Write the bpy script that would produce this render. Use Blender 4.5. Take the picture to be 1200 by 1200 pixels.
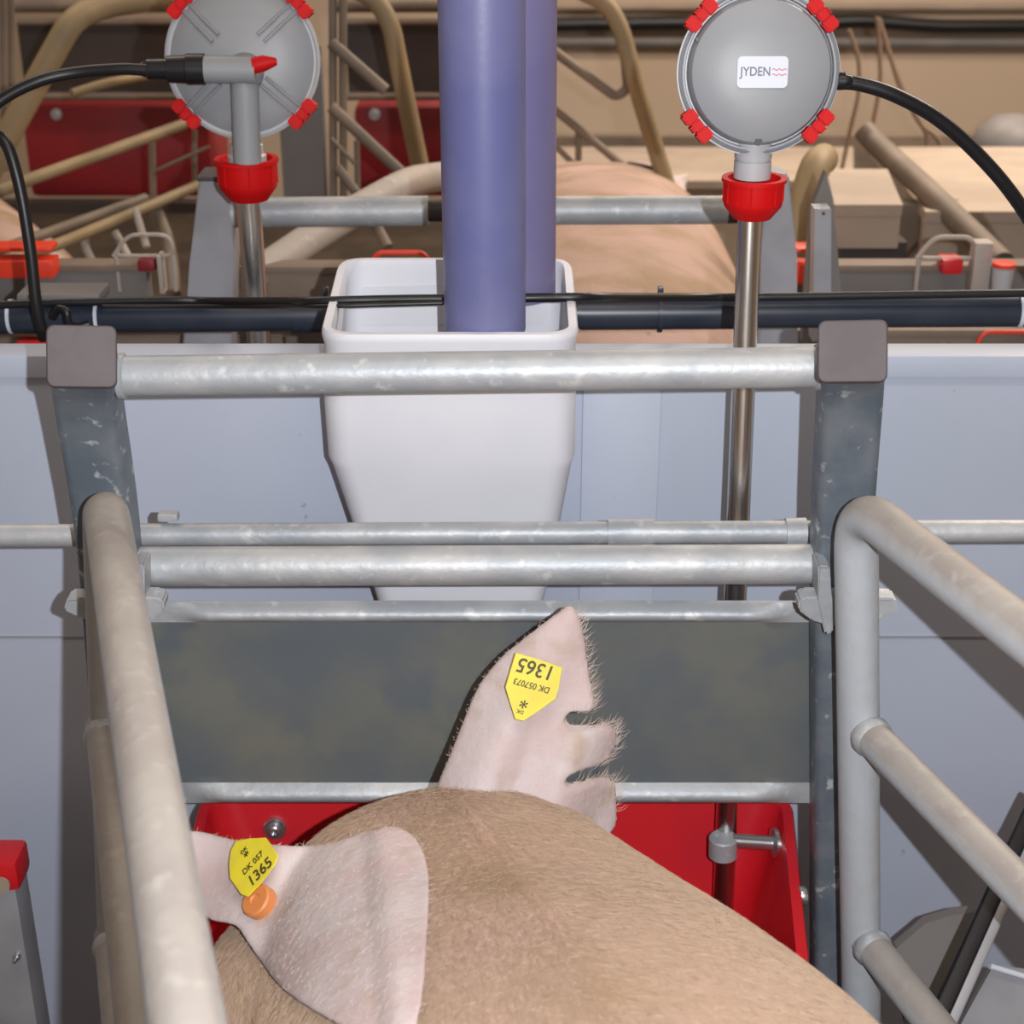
import bpy, bmesh, math, random
import numpy as np
from mathutils import Vector, Matrix
random.seed(7); rng = np.random.default_rng(7)
for o in list(bpy.data.objects): bpy.data.objects.remove(o)
SC = bpy.context.scene; COL = SC.collection
PI = math.pi
# ------------------------------------------------------------------ camera
F = 1836.0; TH = math.radians(24.3); H = 1.50
CT, ST = math.cos(TH), math.sin(TH)
cam = bpy.data.cameras.new('camera'); camo = bpy.data.objects.new('camera', cam); COL.objects.link(camo)
cam.sensor_width = 36; cam.lens = F/1200*36; cam.clip_start = 0.02
camo.location = (0, 0, H); camo.rotation_euler = (PI/2-TH, 0, 0)
cam.dof.use_dof = True; cam.dof.focus_distance = 1.40; cam.dof.aperture_fstop = 8.5
SC.camera = camo
# ------------------------------------------------------------------ light
w = bpy.data.worlds.new('world'); SC.world = w; w.use_nodes = True
w.node_tree.nodes['Background'].inputs[0].default_value = (1, .86, .72, 1)
w.node_tree.nodes['Background'].inputs[1].default_value = .05
def light(name, kind, loc, energy, color, rot=(0,0,0), **k):
    l = bpy.data.lights.new(name, kind); l.energy = energy; l.color = color
    for a, b in k.items(): setattr(l, a, b)
    o = bpy.data.objects.new(name, l); COL.objects.link(o); o.location = loc; o.rotation_euler = rot
    return o
light('camera_flash', 'POINT', (.078, -.02, 1.525), 76, (.965, .99, 1.03), shadow_soft_size=.005)
for i, (lx, ly, e) in enumerate([(-1.2, 2.8, 14), (1.9, 3.4, 85), (.2, .6, 10), (.6, 4.6, 40)]):  # lamps out of view; some added and placed to brighten the far wall
    light('unseen_ceiling_lamp', 'AREA', (lx, ly, 2.66), e*1.1, (1, .87, .74), shape='RECTANGLE', size=1.3, size_y=.25)
SC.view_settings.view_transform = 'Standard'; SC.view_settings.look = 'None'
SC.view_settings.gamma = 1; SC.view_settings.use_curve_mapping = False
SC.view_settings.exposure = 0.0
# ------------------------------------------------------------------ helpers
def P(px, py, Y):
    v = (600-py)/F; d = Y/(CT+v*ST)
    return Vector(((px-600)/F*d, Y, H+d*(-ST+v*CT)))
def S(px, py, Y):            # metres per pixel there
    v = (600-py)/F; return Y/(CT+v*ST)/F
def lin(c):
    return tuple((x/255/12.92 if x/255 <= .04045 else ((x/255+.055)/1.055)**2.4) for x in c)
def mat(name, c, rough=.5, metal=0, c2=None, scale=12, bump=0, bscale=60, spec=.5, detail=4, lo=.4, hi=.6, c3=None, c3scale=40, c3lo=.62, c3hi=.7, sss=0, stretch=None, trans=0, coat=0):
    m = bpy.data.materials.new(name); m.use_nodes = True; nt = m.node_tree; b = nt.nodes['Principled BSDF']
    N = nt.nodes.new; L = nt.links.new
    b.inputs['Roughness'].default_value = rough; b.inputs['Metallic'].default_value = metal
    b.inputs['Specular IOR Level'].default_value = spec
    if coat: b.inputs['Coat Weight'].default_value = coat
    if trans: b.inputs['Transmission Weight'].default_value = trans
    if sss:
        b.inputs['Subsurface Weight'].default_value = sss; b.inputs['Subsurface Radius'].default_value = (.02, .008, .005); b.inputs['Subsurface Scale'].default_value = .3
    b.inputs['Base Color'].default_value = (*lin(c), 1)
    tc = N('ShaderNodeTexCoord'); mp = N('ShaderNodeMapping'); L(tc.outputs['Object'], mp.inputs[0])
    if stretch: mp.inputs['Scale'].default_value = stretch
    out = None
    if c2:
        n = N('ShaderNodeTexNoise'); n.inputs['Scale'].default_value = scale; n.inputs['Detail'].default_value = detail
        L(mp.outputs[0], n.inputs['Vector'])
        r = N('ShaderNodeValToRGB'); r.color_ramp.elements[0].position = lo; r.color_ramp.elements[1].position = hi
        r.color_ramp.elements[0].color = (*lin(c), 1); r.color_ramp.elements[1].color = (*lin(c2), 1)
        L(n.outputs[0], r.inputs[0]); out = r.outputs[0]
    if c3:
        n = N('ShaderNodeTexNoise'); n.inputs['Scale'].default_value = c3scale; n.inputs['Detail'].default_value = 6
        L(mp.outputs[0], n.inputs['Vector'])
        r = N('ShaderNodeMapRange'); r.inputs[1].default_value = c3lo; r.inputs[2].default_value = c3hi; L(n.outputs[0], r.inputs[0])
        mx = N('ShaderNodeMix'); mx.data_type = 'RGBA'; L(r.outputs[0], mx.inputs[0])
        if out: L(out, mx.inputs[6])
        else: mx.inputs[6].default_value = (*lin(c), 1)
        mx.inputs[7].default_value = (*lin(c3), 1); out = mx.outputs[2]
    if out: L(out, b.inputs['Base Color'])
    if bump:
        n = N('ShaderNodeTexNoise'); n.inputs['Scale'].default_value = bscale; n.inputs['Detail'].default_value = 5
        L(mp.outputs[0], n.inputs['Vector'])
        bp = N('ShaderNodeBump'); bp.inputs['Strength'].default_value = bump; bp.inputs['Distance'].default_value = .003
        L(n.outputs[0], bp.inputs['Height']); L(bp.outputs[0], b.inputs['Normal'])
    return m
M = dict(
 zinc=mat('galvanised_steel', (184,186,188), .5, .3, (164,169,174), 14, .35, 70, c3=(204,206,206), c3scale=55, c3lo=.6, c3hi=.72),
 dusty=mat('dusty_galvanised_steel', (178,167,158), .62, .1, (168,159,152), 10, .2, 60, c3=(186,178,170), c3scale=60),
 post=mat('spangled_zinc', (122,130,138), .45, .3, (104,115,126), 28, .2, 60, c3=(186,190,192), c3scale=70, lo=.38, hi=.62),
 plate=mat('dull_zinc_sheet', (96,103,108), .5, .1, (118,118,108), 5, .1, 40, c3=(98,104,108), c3scale=16, c3lo=.5, c3hi=.65, lo=.38, hi=.62),
 steel=mat('polished_stainless', (205,203,200), .24, 1, bump=.02),
 chrome=mat('bright_bolt_steel', (200,204,206), .25, .9),
 cap=mat('dark_plastic_cap', (74,66,68), .6, 0, (82,73,75), 30, .1, 90),
 panel=mat('grey_pvc_panel', (181,189,207), .45, 0, (175,184,201), 3, .03, 25, c3=(160,163,170), c3scale=38, c3lo=.74, c3hi=.76),
 trim=mat('aluminium_profile', (165,166,172), .4, .3, (150,150,156), 10, .05),
 hopper=mat('white_polyethylene', (218,219,226), .5, 0, (210,212,220), 5, .03, 30, c3=(206,190,172), c3scale=14, c3lo=.68, c3hi=.85, spec=.35),
 pipe=mat('blue_grey_tube', (98,102,150), .38, 0, (112,114,156), 7, .06, 120, c3=(180,182,205), c3scale=110, c3lo=.78, c3hi=.8),
 pipe2=mat('blue_grey_tube_shade', (110,106,148), .38, 0, (118,114,152), 7, .06, 120),
 black=mat('black_pvc', (38,46,60), .35, 0, (48,54,66), 12),
 rubber=mat('black_cable', (22,22,26), .4),
 red=mat('red_plastic', (206,26,34), .38, 0, (196,24,40), 9, .05, 30),
 nut=mat('bright_red_plastic', (200,14,16), .55, 0, (190,12,14), 9, spec=.2),
 redb=mat('dark_red_plastic', (140,26,36), .5, 0, (120,24,34), 6, .05, 30),  # darker red for the far troughs and a corner cap
 orange=mat('orange_red_plastic', (225,60,32), .4),
 grey=mat('grey_abs', (140,144,150), .45, 0, (146,148,152), 8, .04, 90),
 greyl=mat('pale_grey_abs', (172,174,178), .4),
 white=mat('white_label', (206,211,222), .45),
 ink=mat('grey_ink', (110,116,130), .6), inkr=mat('red_ink', (205,120,135), .6), inkb=mat('black_ink', (66,62,30), .6),
 yellow=mat('yellow_tag', (222,205,52), .45, 0, (212,196,60), 40, .05, 100),
 tagor=mat('orange_tag_button', (205,128,72), .45),
 skin=mat('sow_skin', (176,149,133), .75, 0, (187,157,145), 7, .5, 110, c3=(160,134,109), c3scale=9, c3lo=.45, c3hi=.65, sss=.1, spec=.25),
 ear=mat('sow_ear_skin', (196,184,184), .62, 0, (190,170,168), 16, .35, 120, c3=(176,156,142), c3scale=22, c3lo=.56, c3hi=.72, sss=.15, spec=.3),
 hair=mat('sow_bristle', (176,151,129), .7, spec=.3), hairw=mat('pale_bristle', (194,176,164), .7, spec=.3),
 tan=mat('dusty_tan_tube', (156,134,100), .6, .1, (138,120,92), 8, .2, 40),
 brown=mat('dusty_brown_tube', (128,112,98), .6, .1, (110,98,86), 8, .2, 40),
 dark=mat('dark_and_shaded_parts', (62,52,50), .6, 0, (52,46,44), 4),  # dark parts; far zinc sheets and the opening have their shade in this colour
 dgrey=mat('grey_divider', (118,114,112), .55, 0, (108,104,102), 6),
 creep=mat('beige_creep_cover', (168,152,136), .6, 0, (156,140,124), 5),
 beige=mat('beige_painted_wall', (204,184,164), .8, 0, (196,176,154), 1.2, .1, 20),
 floor=mat('slatted_floor', (92,80,68), .8, 0, (74,64,56), 6, .2, 20),
 ceil=mat('white_ceiling', (170,160,148), .8),
 rope=mat('brown_cord', (120,98,80), .8),
)
def dust_up(m, c):      # dust lies on the upper faces of the round tubes, bare zinc shows below
    nt = m.node_tree; b = nt.nodes['Principled BSDF']; src = b.inputs['Base Color'].links[0].from_socket
    g = nt.nodes.new('ShaderNodeNewGeometry'); sp = nt.nodes.new('ShaderNodeSeparateXYZ'); nt.links.new(g.outputs['Normal'], sp.inputs[0])
    n = nt.nodes.new('ShaderNodeTexNoise'); n.inputs['Scale'].default_value = 45; n.inputs['Detail'].default_value = 6
    a = nt.nodes.new('ShaderNodeMath'); a.operation = 'MULTIPLY_ADD'; nt.links.new(n.outputs[0], a.inputs[0]); a.inputs[1].default_value = .5; nt.links.new(sp.outputs[2], a.inputs[2])
    r = nt.nodes.new('ShaderNodeMapRange'); r.inputs[1].default_value = .25; r.inputs[2].default_value = .85; nt.links.new(a.outputs[0], r.inputs[0])
    mx = nt.nodes.new('ShaderNodeMix'); mx.data_type = 'RGBA'; nt.links.new(r.outputs[0], mx.inputs[0]); mx.inputs[6].default_value = (*lin(c), 1); nt.links.new(src, mx.inputs[7]); nt.links.new(mx.outputs[2], b.inputs['Base Color'])
M['tubes'] = mat('dusty_zinc_tube', (162,156,150), .55, .1, (154,147,142), 16, .25, 70, c3=(172,166,160), c3scale=70, c3lo=.55, c3hi=.75); dust_up(M['tubes'], (178, 184, 190))
WL = {}
def tag(o, label, cat, group=None, kind=None):
    if label: o['label'] = label
    if cat: o['category'] = cat
    if group: o['group'] = group
    if kind: o['kind'] = kind
    return o
def thing(name, label, cat, loc, group=None):
    o = bpy.data.objects.new(name, None); COL.objects.link(o); o.location = loc; o.empty_display_size = .05
    WL[o] = Vector(loc); return tag(o, label, cat, group)
def obj(name, bm, m, parent=None, smooth=True, angle=40, mods=None):
    bmesh.ops.recalc_face_normals(bm, faces=bm.faces[:])
    me = bpy.data.meshes.new(name)
    if parent: base = WL[parent]
    else:
        xs = [v.co for v in bm.verts]
        base = Vector((sum(v.x for v in xs)/len(xs), sum(v.y for v in xs)/len(xs), min(v.z for v in xs)))
    for v in bm.verts: v.co -= base
    if smooth:
        ca = math.radians(angle)
        for e in bm.edges:
            e.smooth = not (len(e.link_faces) == 2 and e.calc_face_angle(0) > ca)
        for f in bm.faces: f.smooth = True
    bm.to_mesh(me); bm.free(); me.materials.append(m)
    o = bpy.data.objects.new(name, me); COL.objects.link(o); WL[o] = base
    if parent: o.parent = parent
    else: o.location = base
    return o
def B(): return bmesh.new()
def fillet(pts, r, n=7):
    pts = [Vector(p) for p in pts]; out = [pts[0]]
    for i in range(1, len(pts)-1):
        a, b, c = pts[i-1], pts[i], pts[i+1]
        rr = min(r, (a-b).length*.48, (c-b).length*.48)
        p, q = b+(a-b).normalized()*rr, b+(c-b).normalized()*rr
        for k in range(n+1):
            t = k/n; out.append((1-t)**2*p+2*t*(1-t)*b+t*t*q)
    out.append(pts[-1]); return out
def spline(pts, n=8):
    pts = [Vector(p) for p in pts]; q = [2*pts[0]-pts[1]]+pts+[2*pts[-1]-pts[-2]]; out = []
    for i in range(1, len(q)-2):
        a, b, c, d = q[i-1:i+3]
        for k in range(n):
            t = k/n
            out.append(.5*((2*b)+(c-a)*t+(2*a-5*b+4*c-d)*t*t+(3*b-a-3*c+d)*t**3))
    out.append(pts[-1]); return out
def tube(bm, pts, r, seg=20, caps=True, rs=None):
    pts = [Vector(p) for p in pts]; rings = []; n = len(pts); N = None
    for i, p in enumerate(pts):
        T = (pts[min(i+1, n-1)]-pts[max(i-1, 0)]).normalized()
        if N is None:
            N = T.cross(Vector((0, 0, 1)))
            if N.length < .1: N = T.cross(Vector((1, 0, 0)))
        N = (N-T*N.dot(T)).normalized(); Bv = T.cross(N); rr = rs[i] if rs else r
        rings.append([bm.verts.new(p+(N*math.cos(2*PI*k/seg)+Bv*math.sin(2*PI*k/seg))*rr) for k in range(seg)])
    for a, b in zip(rings, rings[1:]):
        for k in range(seg): bm.faces.new((a[k], a[(k+1) % seg], b[(k+1) % seg], b[k]))
    if caps: bm.faces.new(rings[0][::-1]); bm.faces.new(rings[-1])
    return bm
def sweep(bm, pts, prof, side, closed=True, caps=True):
    pts = [Vector(p) for p in pts]; rings = []; n = len(pts); side = Vector(side)
    for i, p in enumerate(pts):
        T = (pts[min(i+1, n-1)]-pts[max(i-1, 0)]).normalized()
        N = (side-T*side.dot(T)).normalized(); Bv = T.cross(N)
        rings.append([bm.verts.new(p+N*a+Bv*b) for a, b in prof])
    m = len(prof)
    for a, b in zip(rings, rings[1:]):
        for k in range(m if closed else m-1): bm.faces.new((a[k], a[(k+1) % m], b[(k+1) % m], b[k]))
    if caps and closed: bm.faces.new(rings[0][::-1]); bm.faces.new(rings[-1])
    return bm
def rrect(w, h, r, n=4):
    out = []
    for cx, cy, a0 in ((w/2-r, h/2-r, 0), (-w/2+r, h/2-r, 90), (-w/2+r, -h/2+r, 180), (w/2-r, -h/2+r, 270)):
        for k in range(n+1):
            a = math.radians(a0+90*k/n); out.append((cx+r*math.cos(a), cy+r*math.sin(a)))
    return out
def lathe(bm, c, axis, prof, seg=40):
    """prof = [(distance along axis, radius)]"""
    c = Vector(c); axis = Vector(axis).normalized()
    N = axis.orthogonal().normalized(); Bv = axis.cross(N); rings = []
    for t, r in prof:
        if r < 1e-6: rings.append([bm.verts.new(c+axis*t)]); continue
        rings.append([bm.verts.new(c+axis*t+(N*math.cos(2*PI*k/seg)+Bv*math.sin(2*PI*k/seg))*r) for k in range(seg)])
    for a, b in zip(rings, rings[1:]):
        for k in range(seg):
            k2 = (k+1) % seg
            if len(a) == 1 and len(b) == 1: continue
            if len(a) == 1: bm.faces.new((a[0], b[k2], b[k]))
            elif len(b) == 1: bm.faces.new((a[k], a[k2], b[0]))
            else: bm.faces.new((a[k], a[k2], b[k2], b[k]))
    if len(rings[0]) > 1: bm.faces.new(rings[0][::-1])
    if len(rings[-1]) > 1: bm.faces.new(rings[-1])
    return bm
def prism(bm, pts, off):
    off = Vector(off); a = [bm.verts.new(Vector(p)) for p in pts]; b = [bm.verts.new(Vector(p)+off) for p in pts]; n = len(a)
    bm.faces.new(a[::-1]); bm.faces.new(b)
    for k in range(n): bm.faces.new((a[k], a[(k+1) % n], b[(k+1) % n], b[k]))
    return bm
def box(bm, lo, hi, bev=0):
    b2 = bmesh.new(); r = bmesh.ops.create_cube(b2, size=1)
    lo, hi = Vector(lo), Vector(hi); c = (lo+hi)/2; s = hi-lo
    for v in b2.verts: v.co = Vector((v.co.x*s.x, v.co.y*s.y, v.co.z*s.z))+c
    if bev: bmesh.ops.bevel(b2, geom=b2.edges[:], offset=bev, segments=2, affect='EDGES', profile=.6)
    add(bm, b2); return bm
def add(bm, b2, mi=None):
    vs = [bm.verts.new(v.co) for v in b2.verts]; b2.verts.index_update()
    for f in b2.faces:
        try:
            nf = bm.faces.new([vs[v.index] for v in f.verts]); nf.material_index = f.material_index if mi is None else mi
        except ValueError: pass
    b2.free()
def pbox(bm, x0, y0, x1, y1, Y, dy, bev=0):
    """box whose front face (at distance Y) fills the measured rectangle, dy deep"""
    a, b = P(x0, y0, Y), P(x1, y1, Y)
    return box(bm, (min(a.x, b.x), Y, min(a.z, b.z)), (max(a.x, b.x), Y+dy, max(a.z, b.z)), bev)
def text(s, size, org, right, up, m, name, parent, ext=.0003, shear=0, italic=0, xs=1):
    cu = bpy.data.curves.new('t', 'FONT'); cu.body = s; cu.size = size; cu.extrude = ext; cu.align_x = 'CENTER'; cu.align_y = 'CENTER'; cu.shear = shear; cu.offset = size*.012
    o = bpy.data.objects.new('t', cu); COL.objects.link(o); bpy.context.view_layer.update()
    me = bpy.data.meshes.new_from_object(o.evaluated_get(bpy.context.evaluated_depsgraph_get()))
    bpy.data.objects.remove(o)
    bm = B(); bm.from_mesh(me); right = Vector(right).normalized(); up = Vector(up); up = (up-right*up.dot(right)).normalized(); nn = right.cross(up)
    for v in bm.verts: v.co = Vector(org)+right*v.co.x*xs+up*v.co.y+nn*v.co.z
    return obj(name, bm, m, parent, smooth=False)
def evalmesh(o):
    bpy.context.view_layer.update()
    me = bpy.data.meshes.new_from_object(o.evaluated_get(bpy.context.evaluated_depsgraph_get()))
    bpy.data.objects.remove(o); return me
def remesh(bm, vox, smooth=8, fac=.5):
    me = bpy.data.meshes.new('r'); bm.to_mesh(me); bm.free(); o = bpy.data.objects.new('r', me); COL.objects.link(o)
    md = o.modifiers.new('r', 'REMESH'); md.mode = 'VOXEL'; md.voxel_size = vox
    if smooth: ms = o.modifiers.new('s', 'SMOOTH'); ms.iterations = smooth; ms.factor = fac
    return evalmesh(o)
# ------------------------------------------------------------------ room shell
def struct(name, lo, hi, m):
    bm = B(); box(bm, lo, hi); return tag(obj(name, bm, m, smooth=False), None, None, kind='structure')
struct('floor', (-3.6, -2, -.1), (4.2, 6.6, 0), M['floor'])
struct('wall_back', (-3.6, 6.5, 0), (4.2, 6.6, 2.7), M['beige'])
struct('wall_left', (-3.7, -2, 0), (-3.6, 6.6, 2.7), M['beige'])
struct('wall_right', (4.2, -2, 0), (4.3, 6.6, 2.7), M['beige'])
struct('wall_front', (-3.6, -2.1, 0), (4.2, -2, 2.7), M['beige'])
struct('ceiling', (-3.7, -2.1, 2.7), (4.3, 6.6, 2.8), M['ceil'])
# ------------------------------------------------------------------ pen partition
YW = 1.52
zt = P(100, 415, YW).z
pw = thing('pen_partition', 'long pale blue-grey plastic partition wall behind the crate front', 'partition', (0, YW+.015, 0))
def wallpiece(name, x0, x1, top, zbot=0, m='panel', Y=YW):
    bm = B(); box(bm, (x0, Y, zbot), (x1, Y+.03, top)); return obj(name, bm, M[m], pw, smooth=False)
xl, xr = P(392, 480, YW).x, P(664, 480, YW).x
zn = P(500, 700, YW).z
for nm, poly in (('panel', [(-1.5, 0), (xl+.05, 0), (xl+.05, zn), (xl, P(0, 560, YW).z), (xl, zt-.012), (-1.5, zt-.012)]),
                 ('panel', [(xr-.05, 0), (1.5, 0), (1.5, zt-.012), (xr, zt-.012), (xr, P(0, 560, YW).z), (xr-.05, zn)]),
                 ('panel', [(xl+.05, 0), (xr-.05, 0), (xr-.05, zn), (xl+.05, zn)])):
    bm = B(); prism(bm, [(x, YW, z) for x, z in poly], (0, .03, 0)); obj(nm, bm, M['panel'], pw, smooth=False)
# joining strip right of the hopper, seams, top profile
bm = B(); x0, x1 = P(681, 560, YW).x, P(771, 560, YW).x
box(bm, (x0, YW-.004, 0), (x1, YW, zt-.02), .0015); obj('joining_strip', bm, M['panel'], pw)
for a, b in ((-1.5, xl), (xr, 1.5)):
    bm = B(); box(bm, (a, YW-.006, zt-.024), (b, YW+.036, zt), .002); obj('top_profile', bm, M['panel'], pw)
for yy in (746,):
    for a, b in ((-1.5, P(176, yy, YW).x), (P(960, yy, YW).x, 1.5)):
        z = P(0, yy, YW).z; bm = B(); box(bm, (a, YW-.0015, z-.001), (b, YW, z+.001)); obj('seam', bm, M['trim'], pw)
# ------------------------------------------------------------------ crate front frame
YF = 1.26
cf = thing('crate_front_frame', 'galvanised steel crate front with two dark-capped posts, crossbars and a wide dull sheet', 'crate frame', (-.03, YF, 0))
POSTS = {}
def post(xt, yt, wpx, mids, capc):
    # path through measured centres: (px, py, Y)
    pts = spline([P(a, b, c) for a, b, c in mids], 10)
    w_ = wpx*S(xt, yt, 1.22)
    bm = B(); sweep(bm, pts, rrect(w_, .045, .008), (1, 0, 0)); o = obj('post', bm, M['post'], cf)
    T = (pts[0]-pts[1]).normalized(); end = pts[0]
    bm = B(); q = rrect(w_+.003, .049, .006)
    for sc, t in ((1, -.012), (1, .002), (.95, .006)):
        pass
    N = Vector((1, 0, 0)); N = (N-T*N.dot(T)).normalized(); Bv = T.cross(N); rings = []
    for sc, t in ((1, -.014), (1, .003), (.985, .0045), (.955, .005)):
        rings.append([bm.verts.new(end+T*t+N*a*sc+Bv*b*sc) for a, b in q])
    for a, b in zip(rings, rings[1:]):
        for k in range(len(q)): bm.faces.new((a[k], a[(k+1) % len(q)], b[(k+1) % len(q)], b[k]))
    bm.faces.new(rings[-1]); bm.faces.new(rings[0][::-1])
    obj('end_cap', bm, M['cap'], o, angle=22)
post(97, 418, 73, [(96, 418, 1.180), (97, 421, 1.200), (101, 448, 1.232), (109, 500, 1.252), (124, 600, 1.268), (133, 700, 1.278), (147, 930, 1.285), (160, 1200, 1.285), (175, 1500, 1.285)], None)
post(999, 411, 73, [(999, 412, 1.180), (998.5, 415, 1.200), (997, 442, 1.232), (993, 500, 1.252), (987, 600, 1.268), (984, 700, 1.278), (982, 930, 1.285), (980, 1200, 1.285), (980, 1500, 1.285)], None)
def bar(name, a, b, Y, wpx, m='zinc', parent=None, **k):
    pa, pb = P(*a, Y), P(*b, Y); r = wpx*S((a[0]+b[0])/2, (a[1]+b[1])/2, Y)/2
    bm = B(); n = 12; tube(bm, [pa.lerp(pb, i/n) for i in range(n+1)], r, 28); return obj(name, bm, M[m], parent, **k)
bar('crossbar', (128, 441), (972, 430), 1.235, 48, 'zinc', cf)
bar('crossbar', (150, 664), (955, 661), 1.278, 47, 'zinc', cf)
for x, y in ((143, 441), (959, 430)):   # weld collars
    c = P(x, y, 1.235); bm = B(); lathe(bm, c-Vector((.004, 0, 0)), (1, 0, 0), [(0, .017), (.002, .0195), (.006, .0195), (.008, .017)], 24); obj('weld', bm, M['zinc'], cf)
# sheet with rolled edges that flatten towards the posts
YP = 1.30
def sheet():
    bm = B(); z_t, z_b = P(560, 716, YP).z, P(560, 930, YP).z
    xl_t, xr_t, xl_b, xr_b = P(172, 716, YP).x, P(950, 716, YP).x, P(196, 930, YP).x, P(952, 930, YP).x
    NX, rows = 64, 44; g = []
    for i in range(NX+1):
        u = i/NX; fl = min(1, max(0, (u-.03)/.07))*min(1, max(0, (.985-u)/.08)); fl = fl*fl*(3-2*fl)
        col = []
        R = .0105
        prof = []
        for k in range(9):      # top roll, bulging towards the camera
            a = math.radians(150-210*k/8); prof.append((-R*math.cos(math.radians(90)-0)*0-R*math.sin(a)*fl-.002, R*math.cos(a)*-1, 't'))
        col = [(-(R*fl)*math.sin(PI*k/8), z_t+.009-.021*k/8) for k in range(9)]
        zs = [z_t-.012-(z_t-z_b-.025)*k/20 for k in range(1, 20)]
        col += [(0, z) for z in zs]
        col += [(-(R*fl)*math.sin(PI*k/8), z_b+.013-.024*k/8) for k in range(9)]
        col += [(.004, z_b-.011), (.004, z_t+.009)]
        g.append([bm.verts.new((xl_t+(xr_t-xl_t)*u+((xl_b-xl_t)*(1-u)+(xr_b-xr_t)*u)*(z_t-z)/(z_t-z_b), YP+y, z)) for y, z in col])
    n = len(g[0])
    for a, b in zip(g, g[1:]):
        for k in range(n): bm.faces.new((a[k], a[(k+1) % n], b[(k+1) % n], b[k]))
    bm.faces.new(g[0]); bm.faces.new(g[-1][::-1])
    # material split: rolled edges brighter
    for f in bm.faces:
        z = f.calc_center_median().z
        f.material_index = 1 if (z > z_t-.011 or z < z_b+.012) else 0
    return bm
sh = obj('front_sheet', sheet(), M['plate'], cf); sh.data.materials.append(M['zinc'])
# bracket at both posts (cast lugs the side gates hook on)
def bracket(sx, cx):
    bm = B()
    L = lambda pts: [P(cx+sx*(a-1000), b, 1.232) for a, b in pts]
    prism(bm, L([(936, 705), (945, 700), (1050, 702), (1054, 716), (1032, 726), (975, 735), (952, 728), (936, 716)]), (0, .022, 0))
    prism(bm, L([(958, 660), (972, 662), (974, 700), (976, 740), (966, 742), (958, 700)]), (0, .03, 0)); [setattr(v.co, "y", v.co.y-.004) for v in list(bm.verts)[-12:]]
    bmesh.ops.bevel(bm, geom=bm.edges[:], offset=.002, segments=2, affect='EDGES')
    return obj('hook_bracket', bm, M['zinc'], cf)
bracket(1, 1000); bracket(-1, 128)
# ------------------------------------------------------------------ locking rod
lr = thing('locking_rod', 'thin galvanised rod running the full width just above the lower crossbar', 'rod', P(560, 627, 1.325))
bm = B(); tube(bm, [P(x, y, 1.325) for x, y in ((-160, 629), (130, 627), (560, 625), (980, 623), (1360, 622))], 27*S(600, 625, 1.325)/2, 24); obj('rod', bm, M['zinc'], lr)
for x0, x1, r in ((712, 765, 16), (920, 944, 17)):
    bm = B(); tube(bm, [P(x0, 624, 1.325), P(x0+1.5, 624, 1.325), P(x1-1.5, 623.5, 1.325), P(x1, 623.5, 1.325)], r*S(600, 625, 1.325), 24); obj('sleeve', bm, M['zinc'], lr)
bm = B(); pbox(bm, 184, 604, 208, 612, 1.32, .012, .001); obj('stop_tab', bm, M['zinc'], lr)
# ------------------------------------------------------------------ side gates
def gate(label, start, up_pts, vp, Y, rails, rt):
    g = thing('crate_side_gate', label, 'gate', (P(*up_pts[-1], Y).x, Y, 0), 'swinging side gates of the crate')
    v = (600-vp[1])/F; d = Vector(((vp[0]-600)/F, CT+v*ST, -ST+v*CT)); d.z = 0; d.normalize(); d = -d
    top = P(*start, Y)
    pts = [P(x, y, Y) for x, y in up_pts]
    end = top+d*1.25
    path = fillet([pts[-1], pts[0].lerp(pts[-1], .4), pts[0], end], .045, 10)
    # resample the long top rail for shading
    bm = B(); tube(bm, path, rt, 30); obj('bent_rail', bm, M['tubes'], g)
    for (x, y, r) in rails:
        a = P(x, y, Y)
        bm = B(); tube(bm, [a+d*(1.2*i/6) for i in range(7)], r, 26); o = obj('rail', bm, M['tubes'], g)
        bm = B(); lathe(bm, a+d*(rt*.75), d, [(0, r*1.02), (.004, r*1.16), (.010, r*1.12), (.014, r)], 26); obj('weld', bm, M['zinc'], o)
    q = path[0]; bm = B(); tube(bm, [end+Vector((0, 0, 0)), Vector((end.x, end.y, 0.02))], rt, 24); obj('rear_upright', bm, M['tubes'], g)
    return d
gd = gate('right side gate, tubes crossing the lower right corner of the view', (1003, 590), [(1003, 590), (1005, 870), (1011, 1200), (1013, 1560)], (-55, -265), 1.20,
     [(1008, 850, .0165), (1010, 1095, .0168), (1012, 1400, .0165)], .0188)
gate('left side gate, pale dusty top rail passing in front of the left ear', (122, 585), [(122, 585), (131, 900), (142, 1200), (152, 1560)], (-5, -217), 1.20,
     [(122, 850, .0165), (131, 1095, .0168), (142, 1400, .0165)], .0185)
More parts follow.
